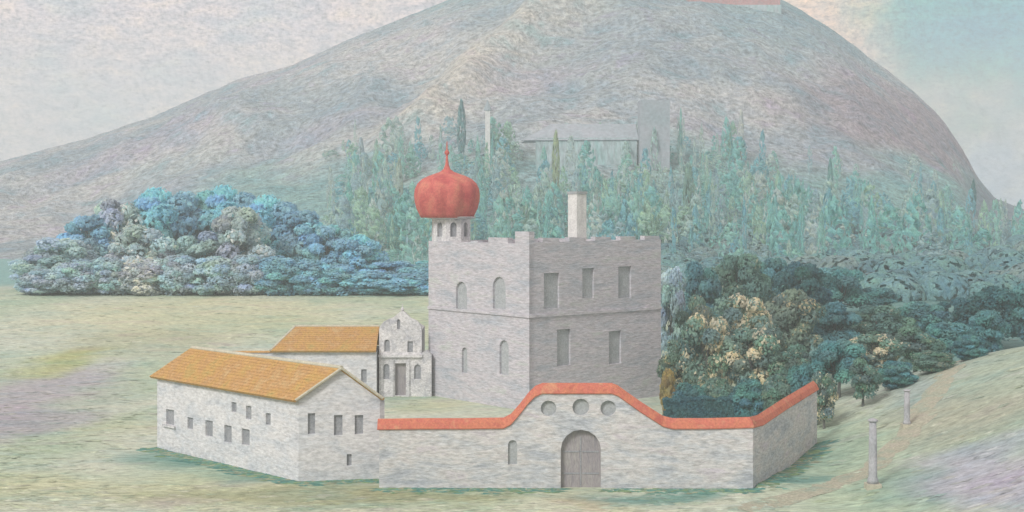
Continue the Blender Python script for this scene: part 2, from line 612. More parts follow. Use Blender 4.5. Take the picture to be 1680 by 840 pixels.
def mtn_col(x, y, z):
    px = CX + x / y * F
    n = fbm(x * 0.012, y * 0.012, 1.0, 5)
    c = mixc(ROCK, ROCKL, smooth(-0.35, 0.4, n))
    c = mixc(c, (0.42, 0.40, 0.48), 0.6 * smooth(0.0, 0.6, fbm(x * 0.01, y * 0.014, 6.0, 4)))
    # wooded lower slopes and the greener shoulder on the right
    wz = z + 14 * fbm(x * 0.02, y * 0.02, 3.0, 4)
    wood = smooth(56, 24, wz) * smooth(-190, -90, x + 30 * n)
    c = mixc(c, WOOD, 0.95 * wood)
    c = mixc(c, (0.20, 0.24, 0.29), 0.85 * smooth(1560, 1620, px) * smooth(46, 30, wz))
    c = mixc(c, BROWN, 0.9 * smooth(105, 160, x + 25 * n) * smooth(36, 55, wz) * smooth(100, 75, wz))
    c = mixc(c, (0.24, 0.38, 0.42), 0.8 * smooth(70, 130, x + 30 * n) * smooth(85, 115, wz))
    c = mixc(c, (0.21, 0.37, 0.38), 0.65 * smooth(115, 155, wz))
    d = spur(x + 8 * n, y)
    c = mixc(c, (0.56, 0.55, 0.48), 0.75 * math.exp(-(d / 22) ** 2) if d < 80 else 0)
    c = mixc(c, (0.34, 0.40, 0.43), 0.7 * smooth(-150, -240, x) * smooth(60, 100, wz))
    return c


mb = MB()
xs = [-1150 + 6.0 * i for i in range(92)] + [-595 + 3.2 * i for i in range(380)] + [630 + 9 * i for i in range(60)]
ys = [330 + 3.4 * i for i in range(184)] + [958 + 16 * i for i in range(36)]
nx = len(xs)
for y in ys:
    for x in xs:
        z = mtn(x, y)
        mb.v.append((x, y, z))
        mb.c.append(mtn_col(x, y, z))
for j in range(len(ys) - 1):
    for i in range(nx - 1):
        mb.f.append((j * nx + i, j * nx + i + 1, (j + 1) * nx + i + 1, (j + 1) * nx + i))
tag(mb.build('mountain', M['mountain'], None, True, True), kind='structure')


def land(x, y):
    return max(g(x, y), mtn(x, y)) if y > 331 else g(x, y)


# ------------------------------------------------------------------ buildings


def windows(root, fc, specs, depth=0.2, name='window', m='window'):
    """specs in photo pixels (centre x, top, bottom, width, round?) -> hole loops; panes become parts"""
    holes = []
    for s_ in specs:
        px, t, b_, wd, rd = s_[:5]
        u0, z1 = fc.uv(px, t)
        _, z0 = fc.uv(px, b_)
        ul, _ = fc.uv(px - wd / 2, t)
        ur, _ = fc.uv(px + wd / 2, t)
        lp = arch(u0, z0, z1, abs(ur - ul), 8, rd)
        holes.append(lp)
        mb_ = MB()
        plate(mb_, fc, lp, -depth, -depth - 0.06)
        wobj = mb_.build(name, M[m], root)
        if len(s_) > 5:
            sb = MB()
            wsz = abs(ur - ul)
            plate(sb, fc, [(u0 - wsz * .75, z0 - 0.22), (u0 + wsz * .75, z0 - 0.22), (u0 + wsz * .75, z0 - 0.02), (u0 - wsz * .75, z0 - 0.02)], 0.22, 0.003)
            sb.build('sill', M['plaster'], wobj)
    return holes


# ---- white farmhouse with the ochre roof (front left)
A = Vector((-18.0, 123.4, 0)); B = Vector((-34.05, 140.4, 0)); C = Vector((-11.25, 124.6, 0)); D = B + (C - A)
EZ, RZ = 6.95, 9.35
root = empty('farmhouse', (A + C) / 2, 'white farmhouse with long ochre tiled roof and grey gable, standing before the enclosure', 'house')
fl, fg = Face(B, A), Face(A, C)
hl = windows(root, fl, [(279, 672, 697, 13, False, 1), (312, 685, 704, 9, False), (343, 690, 716, 12, False), (374, 698, 726, 12, False),
                        (403, 704, 730, 13, False), (384, 660, 676, 8, False), (408, 666, 688, 9, False), (440, 678, 697, 8, False)])
hg = windows(root, fg, [(511, 678, 712, 12, False), (555, 681, 714, 14, False), (589, 681, 712, 14, False), (573, 745, 764, 8, False)])
mb = MB()
panel(mb, fl, [(0, -0.6), (fl.len, -0.6), (fl.len, EZ), (0, EZ)], hl)
panel(mb, fg, [(0.003, -0.6), (fg.len, -0.6), (fg.len, EZ), (fg.len / 2, RZ), (0.003, EZ)], hg)
panel(mb, Face(C, D), [(0.003, -0.6), (Face(C, D).len, -0.6), (Face(C, D).len, EZ), (0.003, EZ)], [], 0.5)
fb = Face(B, D)
panel(mb, fb, [(0.52, -0.6), (fb.len - .52, -0.6), (fb.len - .52, EZ), (fb.len / 2, RZ), (0.52, EZ)], [], -0.5)
mb.build('wall', M['whitewash'], root)


def slope(mb, e0, e1, r1, r0, th=0.22):
    """roof slab from eave e0-e1 to ridge r0-r1 with a few courses stepped so the tiles read"""
    n = 12
    up = Vector((0, 0, 1))
    nrm = (e1 - e0).cross(r0 - e0).normalized()
    if nrm.z < 0: nrm = -nrm
    for k in range(n):
        a, b = k / n, (k + 1.25) / n if k < n - 1 else 1.0
        q = [e0.lerp(r0, a), e1.lerp(r1, a), e1.lerp(r1, b), e0.lerp(r0, b)]
        lift = [nrm * (th + 0.04), nrm * (th + 0.04), nrm * (th - 0.003), nrm * (th - 0.003)]
        lo = [nrm * (th - 0.05)] * 2 + [nrm * (th - 0.06)] * 2
        vs = [p + l for p, l in zip(q, lift)] + [p + l for p, l in zip(q, lo)]
        mb.add(vs, [(0, 1, 2, 3), (7, 6, 5, 4), (0, 4, 5, 1), (1, 5, 6, 2), (2, 6, 7, 3), (3, 7, 4, 0)])
    q = [e0, e1, r1, r0]
    mb.add([p + nrm * 0.01 for p in q] + [p + nrm * (th - 0.07) for p in q],
           [(3, 2, 1, 0), (4, 5, 6, 7), (0, 1, 5, 4), (1, 2, 6, 5), (2, 3, 7, 6), (3, 0, 4, 7)])


dl = (A - B).normalized()                    # along the long side
dg = (C - A).normalized()
up = Vector((0, 0, 1))
mA, mB_ = (A + C) / 2 + up * RZ, (B + D) / 2 + up * RZ
ov = 0.3
mb = MB()
slope(mb, B - dl * ov - dg * 0.45 + up * (EZ - 0.25), A + dl * ov - dg * 0.45 + up * (EZ - 0.25), mA + dl * ov, mB_ - dl * ov)
slope(mb, D - dl * ov + dg * 0.1 + up * (EZ - 0.25), C + dl * ov + dg * 0.1 + up * (EZ - 0.25), mA + dl * ov, mB_ - dl * ov)
roof = mb.build('roof', M['ochretile'], root)
mb = MB()
mb.tube([mB_ - dl * ov + up * 0.2, mA + dl * ov + up * 0.2], [0.2, 0.2], 8)
for e in (A - dg * 0.45, C + dg * 0.05):
    mb.tube([e + dl * (ov + .04) + up * (EZ - 0.05), mA + dl * (ov + .04) + up * 0.18], [0.13, 0.13], 6)
mb.build('ridge_tile', M['verge'], roof)

# ---- long white outbuilding behind (ochre roof)
X0, X1, YF, YB = -28.9, -16.4, 177.0, 185.0
root = empty('outbuilding', ((X0 + X1) / 2, YF, 0), 'long low white outbuilding with ochre roof behind the farmhouse, joined to the chapel', 'house')
ff = Face((X0, YF), (X1, YF))
ho = windows(root, ff, [(597, 606, 628, 9, False)])
EZ2, RZ2 = 5.5, 8.1
mb = MB()
panel(mb, ff, [(0, -0.5), (ff.len, -0.5), (ff.len, EZ2), (0, EZ2)], ho)
mb.box(((X0 + X1) / 2, (YF + YB) / 2 + 0.26, -0.5), X1 - X0 - .01, YB - YF - 0.54, EZ2 + 0.49)
mb.build('wall', M['whitewash'], root)
ym = (YF + YB) / 2
e0, e1 = Vector((X0 - .3, YF - .4, EZ2)), Vector((X1 - .02, YF - .4, EZ2))
r0, r1 = Vector((X0 + 2.1, ym, RZ2)), Vector((X1 - .02, ym, RZ2))
k0, k1 = Vector((X0 - .3, YB + .4, EZ2)), Vector((X1 - .02, YB + .4, EZ2))
mb = MB()
slope(mb, e0, e1, r1, r0)
slope(mb, k0, k1, r1, r0)
mb.add([e0 + up * .2, k0 + up * .2, r0 + up * .18], [(0, 1, 2)])
roof = mb.build('roof', M['ochretile'], root)
mb = MB()
mb.tube([r0 + up * .2, r1 + up * .2], [.18, .18], 8)
mb.tube([e0 + up * .2, r0 + up * .2], [.16, .16], 8)
mb.build('ridge_tile', M['verge'], roof)

# ---- low yard wall running left from the outbuilding
root = empty('yard_wall', (-33, 179, 0), 'low white yard wall with thin ochre tile coping peeping over the farmhouse roof', 'wall')
mb = MB(); mb.box((-33.2, 179.3, -0.5), 8.2, 0.5, 5.7); mb.build('wall', M['whitewash'], root)
mb = MB(); mb.sweep([(Vector((-37.4, 179.3, 5.2)), Vector((0, 1, 0))), (Vector((-29.2, 179.3, 5.25)), Vector((0, 1, 0)))], [(-.4, 0), (0, .2), (.4, 0)])
mb.build('coping', M['ochretile'], root)

# ---- baroque chapel
YC = 178.0
fc = Face(((622 - CX) / F * YC, YC), ((708 - CX) / F * YC, YC))
sc_ = F / YC
U = lambda px: (px - 622) / sc_
Z = lambda py: H - (py - HY) / sc_
root = empty('chapel', fc.pt(fc.len / 2, 0), 'small white chapel with curved baroque gable and dark door beside the grey tower', 'chapel')
holes = windows(root, fc, [(634, 597, 622, 10, True), (685, 598, 622, 11, True), (635, 557, 577, 9, True), (673, 560, 578, 9, False), (654, 524, 540, 5, True)])
dh = windows(root, fc, [(657, 596, 649.0, 18, False)], 0.45, 'door', 'wood')
out = [(622, 656), (691.8, 656), (691.8, 545), (691, 536), (687, 529), (681, 525), (674, 522), (669, 517), (664, 512), (660, 509.5), (656, 512), (650, 517),
       (645, 521), (637, 524), (629, 528), (624, 534), (622, 540)]
mb = MB()
panel(mb, fc, [(U(a), Z(b_)) for a, b_ in out], holes + dh, 0.7)
bw = U(691) - 0.1
mb.add([fc.pt(0.1, -0.4, -0.7), fc.pt(bw, -0.4, -0.7), fc.pt(bw, Z(545), -0.7), fc.pt(bw / 2, Z(526), -0.7), fc.pt(0.1, Z(545), -0.7),
        fc.pt(0.1, -0.4, -9), fc.pt(bw, -0.4, -9), fc.pt(bw, Z(545), -9), fc.pt(bw / 2, Z(526), -9), fc.pt(0.1, Z(545), -9)],
       [(5, 6, 7, 8, 9), (0, 5, 9, 4), (1, 2, 7, 6), (4, 9, 8, 3), (3, 8, 7, 2)])
mb.build('wall', M['plaster'], root)
mb = MB()
for a, b_, t in ((622, 628, 583), (642, 646, 590), (668, 672, 590)):
    plate(mb, fc, [(U(a), Z(655)), (U(b_), Z(655)), (U(b_), Z(t)), (U(a), Z(t))], 0.14, 0.003)
mb.build('pilaster', M['plaster'], root)
mb = MB()
plate(mb, fc, [(U(691.9), Z(655)), (U(708), Z(655)), (U(708), Z(581)), (U(700), Z(575)), (U(691.9), Z(579))], 0.12, -1.2)
mb.build('buttress', M['plaster'], root)
mb = MB()
plate(mb, fc, [(U(621), Z(586)), (U(693), Z(586)), (U(693), Z(581.5)), (U(621), Z(581.5))], 0.3, 0.003)
mb.build('cornice', M['plaster'], root)
mb = MB()
t = fc.pt(U(660), Z(510), -0.3)
mb.lathe(t, [(0.16, 0), (0.22, .15), (0.16, .32), (0.05, .4), (0.05, .8)], 10)
mb.build('finial', M['plaster'], root)

# ---- grey tower house
TH = R(50)
KC = Vector((1.95, 165.0, 0))
KL = KC + Vector((-math.cos(TH), math.sin(TH), 0)) * 18.97
KR = KC + Vector((math.sin(TH), math.cos(TH), 0)) * 21.2
KB = KL + (KR - KC)
TZ = 18.9
root = empty('tower_house', KC, 'square grey crenellated tower house rising behind the gate wall, with two storeys of windows', 'tower')
fL, fR = Face(KL, KC), Face(KC, KR)
hL = windows(root, fL, [(757, 462, 508, 18, True), (819, 454, 507, 21, True), (827, 558, 615, 15, True), (762, 570, 612, 9, True)], 0.28, m='palewindow')
hR = windows(root, fR, [(905, 448, 506, 25, False), (965, 440, 489, 19, False), (1025, 437, 489, 21, False), (925, 540, 600, 22, False), (1009, 543, 597, 20, False)], 0.28, m='palewindow')
mb = MB()
panel(mb, fL, [(0, -0.8), (fL.len, -0.8), (fL.len, TZ), (0, TZ)], hL, 0.8)
panel(mb, fR, [(0.003, -0.8), (fR.len, -0.8), (fR.len, TZ + .2), (0.003, TZ + .2)], hR, 0.8)
for q0, q1 in ((KL, KB), (KR, KB)):
    fq = Face(q0, q1)
    panel(mb, fq, [(0.81, -0.8), (fq.len, -0.8), (fq.len, TZ), (0.81, TZ)], [], -0.8 if fq.n.dot(KC - KB) > 0 else 0.8)
mb.build('wall', M['greywall'], root)
mb = MB()
iu, iv = (KC - KL).normalized() * 0.85, (KR - KC).normalized() * 0.85
q = [KL + iu + iv, KC - iu + iv, KR - iu - iv, KB + iu - iv]
mb.add([p + up * (TZ - 1.1) for p in q] + [p + up * (TZ - 0.7) for p in q],
       [(3, 2, 1, 0), (4, 5, 6, 7), (0, 1, 5, 4), (1, 2, 6, 5), (2, 3, 7, 6), (3, 0, 4, 7)])
mb.build('roof', M['slate'], root)
for pa, pb, tz in ((772, 784, 395), (801, 833, 390), (845, 868, 380)):
    ua, _ = fL.uv(pa, 390); ub, _ = fL.uv(pb, 390)
    _, zt = fL.uv((pa + pb) / 2, tz)
    mb = MB()
    plate(mb, fL, [(ua, TZ), (min(ub, fL.len), TZ), (min(ub, fL.len), zt), (ua, zt)], -0.004, -0.79)
    mb.build('merlon', M['greywall'], root)
for k in range(5):
    ua = 2.0 + k * 4.1
    mb = MB()
    plate(mb, fR, [(ua, TZ + .2), (ua + 2.6, TZ + .2), (ua + 2.5, TZ + .62), (ua, TZ + .68)], -0.004, -0.79)
    mb.build('merlon', M['greywall'], root)
mb = MB()
_, zs = fR.uv(900, 517)
plate(mb, fR, [(0.0, zs - .16), (fR.len, zs - .16), (fR.len, zs + .16), (0.0, zs + .16)], 0.16, 0.003)
plate(mb, fL, [(0.0, zs - .16), (fL.len + .15, zs - .16), (fL.len + .15, zs + .16), (0.0, zs + .16)], 0.16, 0.003)
mb.build('string_course', M['greywall'], root)
# turret with the red onion dome on the left corner (part of the tower house)
TC = P(740, 400, 180.0); TC.z = 0
mb = MB()
r_ = 2.45
nseg = 8
zb, zt = TZ - 0.9, 21.75
pans = []
for k in range(nseg):
    a0 = 2 * math.pi * (k + .5) / nseg + R(10); a1 = 2 * math.pi * (k + 1.5) / nseg + R(10)
    p0, p1 = TC + Vector((math.cos(a0), math.sin(a0), 0)) * r_, TC + Vector((math.cos(a1), math.sin(a1), 0)) * r_
    f = Face(p0, p1)
    f.n = ((p0 + p1) / 2 - TC).normalized()
    hole = arch(f.len / 2, TZ + 0.55, 21.2, 0.78, 6)
    panel(mb, f, [(0, zb), (f.len, zb), (f.len, zt), (0, zt)], [hole], 0.3)
    pans.append((f, hole))
mb.lathe(TC + up * zb, [(0.6, -2.4), (2.3, 0), (2.46, 0.4), (2.46, 0.8)], 16)
tur = mb.build('turret', M['plaster'], root)
for f, hole in pans:
    m_ = MB(); plate(m_, f, hole, -0.31, -0.37); m_.build('window', M['window'], tur)
mb = MB()
mb.lathe(TC + up * 21.6, [(2.55, 0), (2.9, .12), (3.05, .25), (2.9, .3)], 24)
mb.build('cornice', M['plaster'], tur)
mb = MB()
DC = TC + up * 21.75
DC.x -= 0.5
mb.lathe(DC, [(3.1, 0), (3.32, .45), (3.62, 1.1), (3.82, 1.9), (3.9, 2.7), (3.82, 3.5), (3.5, 4.2), (2.95, 4.75), (2.2, 5.12), (1.45, 5.4), (.8, 5.65),
                  (.4, 5.98), (.22, 6.5), (.15, 7.1), (.12, 7.6)], 64, 10, 0.10)
dome = mb.build('dome', M['reddome'], root, True)
mb = MB()
mb.lathe(DC + up * 7.45, [(.1, 0), (.12, .2), (.28, .4), (.31, .55), (.22, .75), (.09, .9), (.07, 1.6), (.02, 2.0)], 12)
mb.build('finial', M['reddome'], dome, True)

# chimney: rides on the tower's flat roof, a part of it
CP = P(947, 385, 172.5)
mb = MB()
rz = -TH + R(90)
mb.box((CP.x, CP.y, TZ - 0.9), 1.55, 1.55, 24.6 - TZ + .9, rz)
ch = mb.build('chimney', M['chimney'], root)
mb = MB()
mb.box((CP.x, CP.y, 24.603), 1.72, 1.72, 0.3, rz)
mb.build('chimney_cap', M['niche'], ch)

# ---- enclosure wall with raised gate and red coping
W0, W1, W2 = Vector((-10.95, 120.6, 0)), Vector((19.8, 120.2, 0)), Vector((29.2, 140.0, 0))
fF, fS = Face(W0, W1), Face(W1, W2)
root = empty('enclosure_wall', fF.pt(16.5, 0), 'pale enclosure wall with red tile coping stepping up over an arched gate', 'wall')
TOPF = [(620, 704), (690, 703), (760, 703), (826, 702), (838, 696), (852, 680), (866, 662), (878, 650), (890, 645), (1004, 645), (1014, 649), (1052, 676),
        (1088, 699), (1104, 703), (1160, 703), (1234, 701)]
tF = [fF.uv(a, b_) for a, b_ in TOPF]
tF[0] = (0, tF[0][1]); tF[-1] = (fF.len, tF[-1][1])
oc = []
for px, py, rr in ((900, 670, 13), (953, 668, 14), (998, 670, 13)):
    u, z = fF.uv(px, py)
    lp = disc(u, z, rr / F * 120)
    oc.append(lp)
    m_ = MB(); plate(m_, fF, lp, -0.30, -0.36); m_.build('oculus', M['niche'], root)
gate = windows(root, fF, [(953, 705, 803.5, 66, True)], 0.5, 'gate', 'wood')
ni = windows(root, fF, [(841, 722, 762, 15, True)], 0.2, 'niche', 'niche')
mb = MB()
panel(mb, fF, [(0, -0.7), (fF.len, -0.7)] + list(reversed(tF)), oc + gate + ni, 0.8)
TOPS = [(1236, 701), (1250, 697), (1290, 670), (1336, 641)]
tS = [fS.uv(a, b_) for a, b_ in TOPS]
tS[0] = (0.003, tF[-1][1]); tS[-1] = (fS.len, tS[-1][1])
panel(mb, fS, [(0.003, -0.7), (fS.len, -0.7)] + list(reversed(tS)), [], 0.8)
mb.build('wall', M['wallstone'], root)
# gate boards and hinges
gf = [o for o in root.children if o.name.startswith('gate')][0]
u0, _ = fF.uv(953, 750)
mb = MB()
_, zc = fF.uv(953, 718)
plate(mb, fF, [(u0 - .05, 0.1), (u0 + .05, 0.1), (u0 + .05, zc), (u0 - .05, zc)], -0.46, -0.503)
for zz in (1.1, 2.9):
    for sgn in (-1, 1):
        a, b_ = sorted((u0 + sgn * .1, u0 + sgn * 1.5))
        plate(mb, fF, [(a, zz), (b_, zz), (b_, zz + .13), (a, zz + .13)], -0.46, -0.503)
mb.build('gate_batten', M['window'], gf)
sec = [(-0.52, -0.06), (-0.56, 0.02), (-0.34, 0.46), (0.0, 0.80), (0.34, 0.46), (0.56, 0.02), (0.52, -0.06)]
mb = MB()
bx_ = (-fF.n)
corner = ((-fF.n) + (-fS.n)).normalized()
pathc = [(fF.pt(u, z, -0.4), bx_) for u, z in tF[:-1]]
pathc[0] = (fF.pt(-0.15, tF[0][1], -0.4), bx_)
cn = fF.pt(fF.len, tF[-1][1]) + corner * 0.42
pathc.append((cn, corner))
pathc += [(fS.pt(u, z, -0.4), -fS.n) for u, z in tS[1:-1]]
pathc.append((fS.pt(fS.len + .15, tS[-1][1], -0.4), -fS.n))
mb.sweep(pathc, sec)
mb.build('coping', M['redtile'], root)
# the wall's far side returns, closing the yard
root2 = root

# ---- stone columns on the slope
def column(name, px, pyb, pyt, wpx, label):
    p = hit(px, pyb, g)
    hgt = (pyb - pyt) / F * p.y
    r = wpx / F * p.y / 2
    root = empty(name, (p.x, p.y, p.z), label, 'column', 'stone columns on the slope')
    mb = MB(); mb.box((p.x, p.y, p.z - .3), r * 3.4, r * 3.4, .3 + hgt * .07); mb.build('plinth', M['verge'], root)
    mb = MB()
    mb.lathe(p + up * (hgt * .071), [(r * 1.35, 0), (r * 1.3, hgt * .05), (r, hgt * .1), (r * .96, hgt * .5), (r * .82, hgt * .88)], 16)
    mb.build('shaft', M['stone'], root, True)
    mb = MB(); mb.lathe(p + up * (hgt * .955), [(r * .85, 0), (r * 1.2, hgt * .02), (r * 1.2, hgt * .035), (r * .3, hgt * .06)], 16)
    mb.build('cap', M['stone'], root)


column('stone_column', 1432, 803, 690, 14, 'tall pale stone column on a yellowish plinth beside the ochre path')
column('stone_column', 1488, 700, 640, 10, 'short weathered stone column higher up the slope beyond the path')

# ------------------------------------------------------------------ trees


def dab(mb, c, nrm, size, col, rng, aspect=1.5):
    """one leaf spray: a bent five-point patch lying across nrm"""
    a = nrm.orthogonal().normalized()
    b = nrm.cross(a)
    t = rng.uniform(0, 6.283)
    e1 = a * math.cos(t) + b * math.sin(t)
    e2 = nrm.cross(e1)
    s1, s2 = size * aspect * .5, size * .5
    mb.add([c - e1 * s1, c - e2 * s2 - nrm * size * .12, c + e1 * s1, c + e2 * s2 - nrm * size * .12, c + nrm * size * .10],
           [(0, 1, 4), (1, 2, 4), (2, 3, 4), (3, 0, 4)], col)


def crown_mesh(name, seed, ht, rad, kind, n_clump, n_leaf, leaf, base=0.28):
    """crown between base*ht and ht, made of puffs of leaves with gaps between them"""
    rng = random.Random(seed)
    tone = TONES[kind]
    hl_p, hl_c = HILITE.get(kind, (0, (0, 0, 0)))
    mb = MB()
    ch_ = ht * (1 - base)
    cz = ht * base + ch_ * .5
    puffs = []
    for k in range(n_clump):
        for _ in range(12):
            th = rng.uniform(0, 6.283)
            v = rng.uniform(-.85, .95)
            rr = math.sqrt(max(0, 1 - v * v)) * rng.uniform(.45, .95)
            p = Vector((math.cos(th) * rr * rad, math.sin(th) * rr * rad, cz + v * ch_ * .42))
            if all((p - q).length > rad * .30 for q, _, _ in puffs): break
        pr = rad * rng.uniform(.30, .48)
        puffs.append((p, pr, rng.uniform(.78, 1.22)))
    for p, pr, br in puffs:
        c0 = tuple(min(1, q * br * rng.uniform(.92, 1.08)) for q in tone)
        pf_ = hl_p * rng.choice((0, .2, .6, 2.2))
        for i in range(n_leaf):
            d = Vector((rng.gauss(0, 1), rng.gauss(0, 1), rng.gauss(0.25, 1))).normalized()
            if d.z < -.45 and rng.random() < .7: continue
            r = pr * rng.uniform(.78, 1.08)
            c = p + Vector((d.x * r, d.y * r, d.z * r * .78))
            nn = (d + Vector((rng.gauss(0, .35), rng.gauss(0, .35), rng.gauss(0.1, .35)))).normalized()
            sh = rng.uniform(.88, 1.14)
            dab(mb, c, nn, leaf * rng.uniform(.65, 1.35), tuple(min(1, q * sh) for q in (hl_c if rng.random() < pf_ else c0)), rng)
    me = mb.build('crown', M['leaf'], None, False, True)
    data = me.data
    bpy.data.objects.remove(me)
    return data, puffs


def trunk_mesh(ht, rad, puffs, seed):
    rng = random.Random(seed)
    mb = MB()
    lean = Vector((rng.uniform(-.06, .06), rng.uniform(-.06, .06), 0)) * ht
    r0 = 0.022 * ht + .05
    fork = Vector((0, 0, ht * .45)) + lean * .5
    mb.tube([Vector((0, 0, -.5)), Vector((0, 0, ht * .15)) + lean * .1, fork, Vector((0, 0, ht * .75)) + lean], [r0 * 1.5, r0, r0 * .75, r0 * .25], 7)
    for p, pr, _ in puffs[::2]:
        s_ = Vector((0, 0, ht * rng.uniform(.25, .5))) + lean * .4
        mb.tube([s_, s_.lerp(p, .5) + Vector((0, 0, -.06 * ht)), p], [r0 * .5, r0 * .3, r0 * .1], 5)
    o = mb.build('trunk', M['bark'])
    d = o.data
    bpy.data.objects.remove(o)
    return d


lt = M['leaf'].node_tree
tr = N(lt, 'ShaderNodeBsdfTranslucent')
ms = N(lt, 'ShaderNodeMixShader')
ms.inputs['Fac'].default_value = 0.5
pb_ = lt.nodes['Principled BSDF']
lt.links.new(pb_.inputs['Base Color'].links[0].from_socket, tr.inputs['Color'])
lt.links.new(pb_.outputs[0], ms.inputs[1])
lt.links.new(tr.outputs[0], ms.inputs[2])
lt.links.new(ms.outputs[0], lt.nodes['Material Output'].inputs['Surface'])
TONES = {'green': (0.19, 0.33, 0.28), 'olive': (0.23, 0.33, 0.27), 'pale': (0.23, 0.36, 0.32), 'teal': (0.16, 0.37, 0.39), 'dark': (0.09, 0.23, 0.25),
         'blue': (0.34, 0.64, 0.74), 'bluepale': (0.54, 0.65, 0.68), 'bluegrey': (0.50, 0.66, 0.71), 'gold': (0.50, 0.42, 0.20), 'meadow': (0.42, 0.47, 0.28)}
HILITE = {'pale': (0.36, (0.80, 0.74, 0.56)), 'bluepale': (0.36, (0.86, 0.88, 0.84)), 'olive': (0.14, (0.58, 0.52, 0.34)), 'gold': (0.3, (0.7, 0.55, 0.2)),
          'green': (0.10, (0.42, 0.46, 0.36))}   # share and colour of dabs that paint sunlit highlights among the leaves
PROTO = {}


def proto(kind, var):
    k = (kind, var)
    if k not in PROTO:
        far = kind.startswith('blue')
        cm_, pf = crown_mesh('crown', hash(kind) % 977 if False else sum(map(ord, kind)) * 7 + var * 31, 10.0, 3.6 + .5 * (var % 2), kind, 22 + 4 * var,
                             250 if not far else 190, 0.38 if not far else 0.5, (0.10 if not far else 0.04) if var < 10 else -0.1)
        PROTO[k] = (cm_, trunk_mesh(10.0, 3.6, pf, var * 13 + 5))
    return PROTO[k]


def tree(name, px, top, Y, wpx, kind, label, group, cat='tree', var=0):
    x = (px - CX) / F * Y
    z = land(x, Y)
    ht = max(2.0, H - (top - HY) / F * Y - z)
    wd = wpx / F * Y
    cm_, tm = proto(kind, var)
    root = empty(name, (x, Y, z), label, cat, group, random.uniform(0, 6.28))
    for nm, d in (('crown', cm_), ('trunk', tm)):
        o = bpy.data.objects.new(nm, d)
        COL.objects.link(o)
        o.parent = root
        o.scale = (wd / 7.6, wd / 7.6, ht / 10.2)
    return root


GR = 'broadleaf trees behind the enclosure wall'
RIGHT = [
    (1150, 420, 214, 80, 'teal', 'dark teal tree at the back of the wood, nearest the tower'),
    (1212, 416, 226, 84, 'green', 'tall round green tree in the back row, second from the tower'),
    (1268, 420, 236, 72, 'teal', 'narrow teal tree in the back row between two rounder crowns'),
    (1322, 424, 226, 88, 'dark', 'darkest round crown on the back skyline of the wood'),
    (1378, 436, 238, 86, 'teal', 'teal tree where the wood skyline starts to drop right'),
    (1434, 470, 242, 84, 'teal', 'low hazy teal tree right of the dropping skyline'),
    (1140, 482, 190, 70, 'olive', 'olive tree with pale highlights close to the tower corner'),
    (1222, 480, 192, 92, 'pale', 'broad cream-tipped tree in the middle of the left half of the wood'),
    (1300, 474, 198, 90, 'olive', 'olive tree below the darkest skyline crown'),
    (1370, 488, 202, 90, 'teal', 'teal middle-row tree above the far end of the wall'),
    (1442, 500, 206, 92, 'green', 'green middle-row tree right of the wall end'),
    (1512, 492, 208, 84, 'teal', 'teal tree half way along the falling wood edge'),
    (1570, 484, 212, 74, 'dark', 'dark small tree on the right shoulder of the wood'),
    (1626, 466, 208, 88, 'dark', 'dark ragged tree near the right edge of the view'),
    (1690, 462, 206, 84, 'teal', 'teal tree cut by the right edge of the view'),
    (1112, 556, 172, 60, 'olive', 'olive tree standing against the right end of the tower'),
    (1158, 512, 170, 84, 'pale', 'cream-topped tree just right of the tower, above the wall dip'),
    (1236, 528, 168, 92, 'pale', 'large pale-topped front tree above the wall dip with visible trunk'),
    (1300, 566, 166, 74, 'green', 'green front tree above the rising coping'),
    (1376, 556, 162, 80, 'teal', 'shady teal front tree right of the wall end'),
    (1436, 542, 166, 84, 'pale', 'pale-topped front tree right of the wall on the slope'),
    (1502, 536, 170, 82, 'green', 'green front tree at the edge of the grass slope'),
    (1560, 526, 174, 74, 'teal', 'teal front tree low on the right of the slope edge'),
    (1618, 506, 178, 66, 'teal', 'small teal tree on the crest of the slope'),
    (1352, 606, 147, 48, 'pale', 'small pale-flecked tree touching the outer end of the wall'),
    (1130, 628, 152, 54, 'teal', 'low teal shrub just right of the golden bush, above the wall dip'),
    (1178, 618, 154, 56, 'green', 'low green shrub under the cream-topped tree, above the wall dip'),
    (1228, 622, 151, 58, 'teal', 'low teal shrub under the large pale-topped tree, where the coping starts to rise'),
    (1276, 612, 150, 54, 'green', 'low green shrub against the rising right part of the coping'),
    (1316, 596, 150, 50, 'teal', 'low teal shrub against the top of the rising coping'),
    (1470, 590, 156, 56, 'teal', 'low teal shrub on the slope edge behind the short column'),
    (1530, 574, 158, 56, 'green', 'low green shrub at the slope edge above the ochre path'),
    (1590, 548, 160, 50, 'teal', 'low teal shrub at the slope edge near the top of the path'),
    (1416, 588, 152, 54, 'green', 'slim green tree on the slope behind the tall column'),
]
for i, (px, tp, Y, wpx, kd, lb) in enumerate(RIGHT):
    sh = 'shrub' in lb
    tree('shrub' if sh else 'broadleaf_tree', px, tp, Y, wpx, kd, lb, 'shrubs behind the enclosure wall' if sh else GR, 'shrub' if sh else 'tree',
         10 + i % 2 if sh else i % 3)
GL = 'blue trees along the far meadow edge'
